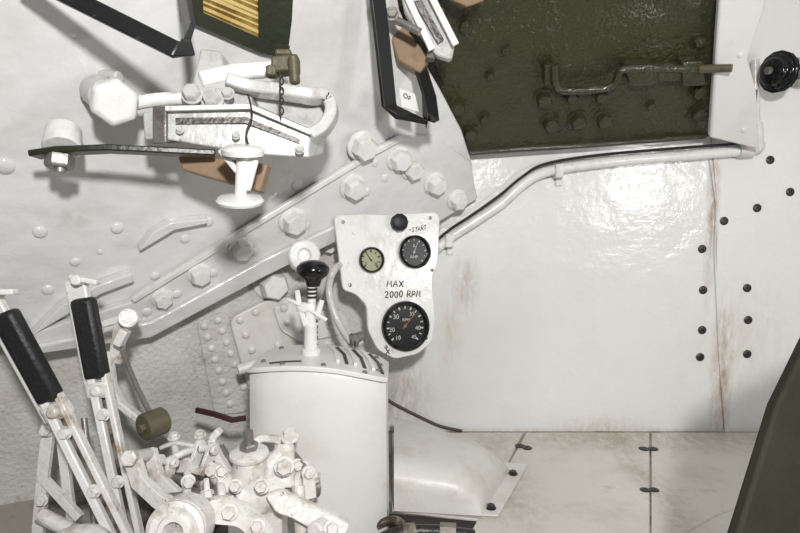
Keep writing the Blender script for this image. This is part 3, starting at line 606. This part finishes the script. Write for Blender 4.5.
mesh_obj('curved_handle',join(bar(smooth([P(226,80,.89),P(250,88,.90),P(280,92,.905),P(308,96,.91),P(326,98,.92),P(332,112,.92),P(324,128,.92),P(308,138,.91)],6),.040,.018,FW),
   prism(rnd([P(252,92,.93),P(328,96,.945),P(330,112,.945),P(312,134,.935),P(262,116,.92)],.01),FW*.012)),M_grey,mt,.004)
for x,y,d,r in [(193,95,.868,.013),(213,101,.868,.013),(228,94,.87,.008),(300,150,.885,.006),(180,130,.856,.005),(236,136,.868,.005)]:
    mesh_obj('hex_nut',bolt(P(x,y,d),(X+V((0,0,.3))).normalized(),r),M_grey,mt)
mesh_obj('clasp',join(box(P(286,66,.91),V((1,0,.1)),V((0,0,1)),FW,.040,.024,.03),cyl(P(293,56,.89),P(295,84,.89),.008),box(P(284,54,.92),V((1,0,0)),V((0,0,1)),FW,.024,.010,.02),box(P(272,72,.905),V((1,0,0)),V((0,0,1)),FW,.016,.016,.02)),M_brass,mt,.003,label='tarnished dark metal clasp')
ch=[]
for i in range(9):
    c=P(281+(.6 if i%2 else -.6),76+i*5,.885-.002*i); a=RT if i%2 else FW
    ch.append(tube([c+(a*math.cos(t)*.0028+V((0,0,1))*math.sin(t)*.0052) for t in [math.pi*2*j/12 for j in range(13)]],.0012,6,sm=False))
mesh_obj('chain',join(*ch,tube([P(248,94,.86),P(252,115,.86),P(246,135,.86),P(252,152,.86)],.0015,6)),M_dark,mt,label='thin dark hanging chain')
ts=thing('thumb_screw','white painted T shaped thumb screw with round base','thumb screw',P(240,200,.83))
mesh_obj('cap',lathe([(.018,-.006),(.029,-.004),(.030,.003),(.024,.008),(.01,.010)],P(243,152,.84),V((.05,-.2,1)),28),M_white,ts)
mesh_obj('stem',join(cyl(P(244,154,.84),P(240,200,.84),.010,.008),prism([P(240,157,.835),P(258,160,.835),P(250,190,.835),P(238,192,.835)],FW*.008),bar([P(220,150,.84),P(238,172,.84)],.01,.008,FW)),M_white,ts,.002)
mesh_obj('base_disc',lathe([(.02,-.006),(.031,-.003),(.033,.001),(.030,.005),(.012,.009)],P(240,201,.84),V((.05,-.25,1)),32),M_white,ts)
bg=thing('pivot_nut','large white painted hex nut with bushing','nut',P(112,100,.9))
na=(P(112,104,.80)-P(100,82,.95)).normalized()
mesh_obj('nut',hexa(P(113,100,.86),na,.034,.034,.4),M_white,bg,.004)
mesh_obj('bushing',join(cyl(P(96,90,.90),P(106,97,.87),.024),cyl(P(120,78,.9),P(102,76,.91),.010)),M_grey,bg,.003)
ba=thing('olive_arm','dark olive flat arm with white boss and nut','arm',P(62,150,.86))
mesh_obj('arm_bar',bar([P(34,155,.84),P(60,151,.84),P(110,149,.85),P(215,154,.90)],.030,.009,V((.1,1,-.1))),M_olive,ba,.002)
mesh_obj('boss',join(cyl(P(62,149,.85),P(64,130,.87),.026,.024,ch=.003)),M_white,ba)
mesh_obj('lock_nut',join(hexa(P(60,156,.84),V((0,-.25,-1)),.019,.018),cyl(P(60,163,.838),P(60,172,.838),.008)),M_steel,ba)
solo('wood_wedge',prism([P(176,152,.92),P(268,164,.92),P(260,192,.92),P(182,170,.92)],FW*.03),M_wood,'tan wooden wedge under clamp block','block',.003)
solo('welded_tab',prism([P1.at(*q) for q in [(137,246),(150,228),(168,218),(205,214),(204,219),(172,225)]],P1.n*.02),M_plate,'thin white welded tab on sloping plate','tab',.002,'welded tabs')
solo('welded_tab',prism([P1.at(*q) for q in [(30,330),(60,300),(95,280),(130,268),(132,276),(100,288),(70,306)]],P1.n*.02),M_plate,'long white welded gusset near steering levers','tab',.002,'welded tabs')

# ---------------- lights
def area(loc,tgt,size,e,col=(1,1,1)):
    l=bpy.data.lights.new('area_light','AREA'); l.shape='DISK'; l.size=size; l.energy=e; l.color=col
    o=link(bpy.data.objects.new('area_light',l)); o.location=loc; o.rotation_euler=(V(tgt)-V(loc)).to_track_quat('-Z','Y').to_euler(); return o
area((.12,-.30,.95),(.14,1.4,.46),.09,21.5,(1,.985,.965))
area((1.12,.15,.66),(.5,1.5,.55),.20,4.0,(1,.995,.985))  # added unseen light, placed to set the glare on the back wall
w=bpy.data.worlds.new('w'); bpy.context.scene.world=w; w.use_nodes=True
w.node_tree.nodes['Background'].inputs[0].default_value=(.96,.97,1,1); w.node_tree.nodes['Background'].inputs[1].default_value=.10
sc=bpy.context.scene; sc.view_settings.view_transform='Standard'
cam=bpy.data.cameras.new('cam'); cam.sensor_width=36; cam.lens=F*36/800; cam.clip_start=.02
co=link(bpy.data.objects.new('cam',cam)); co.location=CAM; co.rotation_euler=(math.pi/2-TH,0,0); sc.camera=co
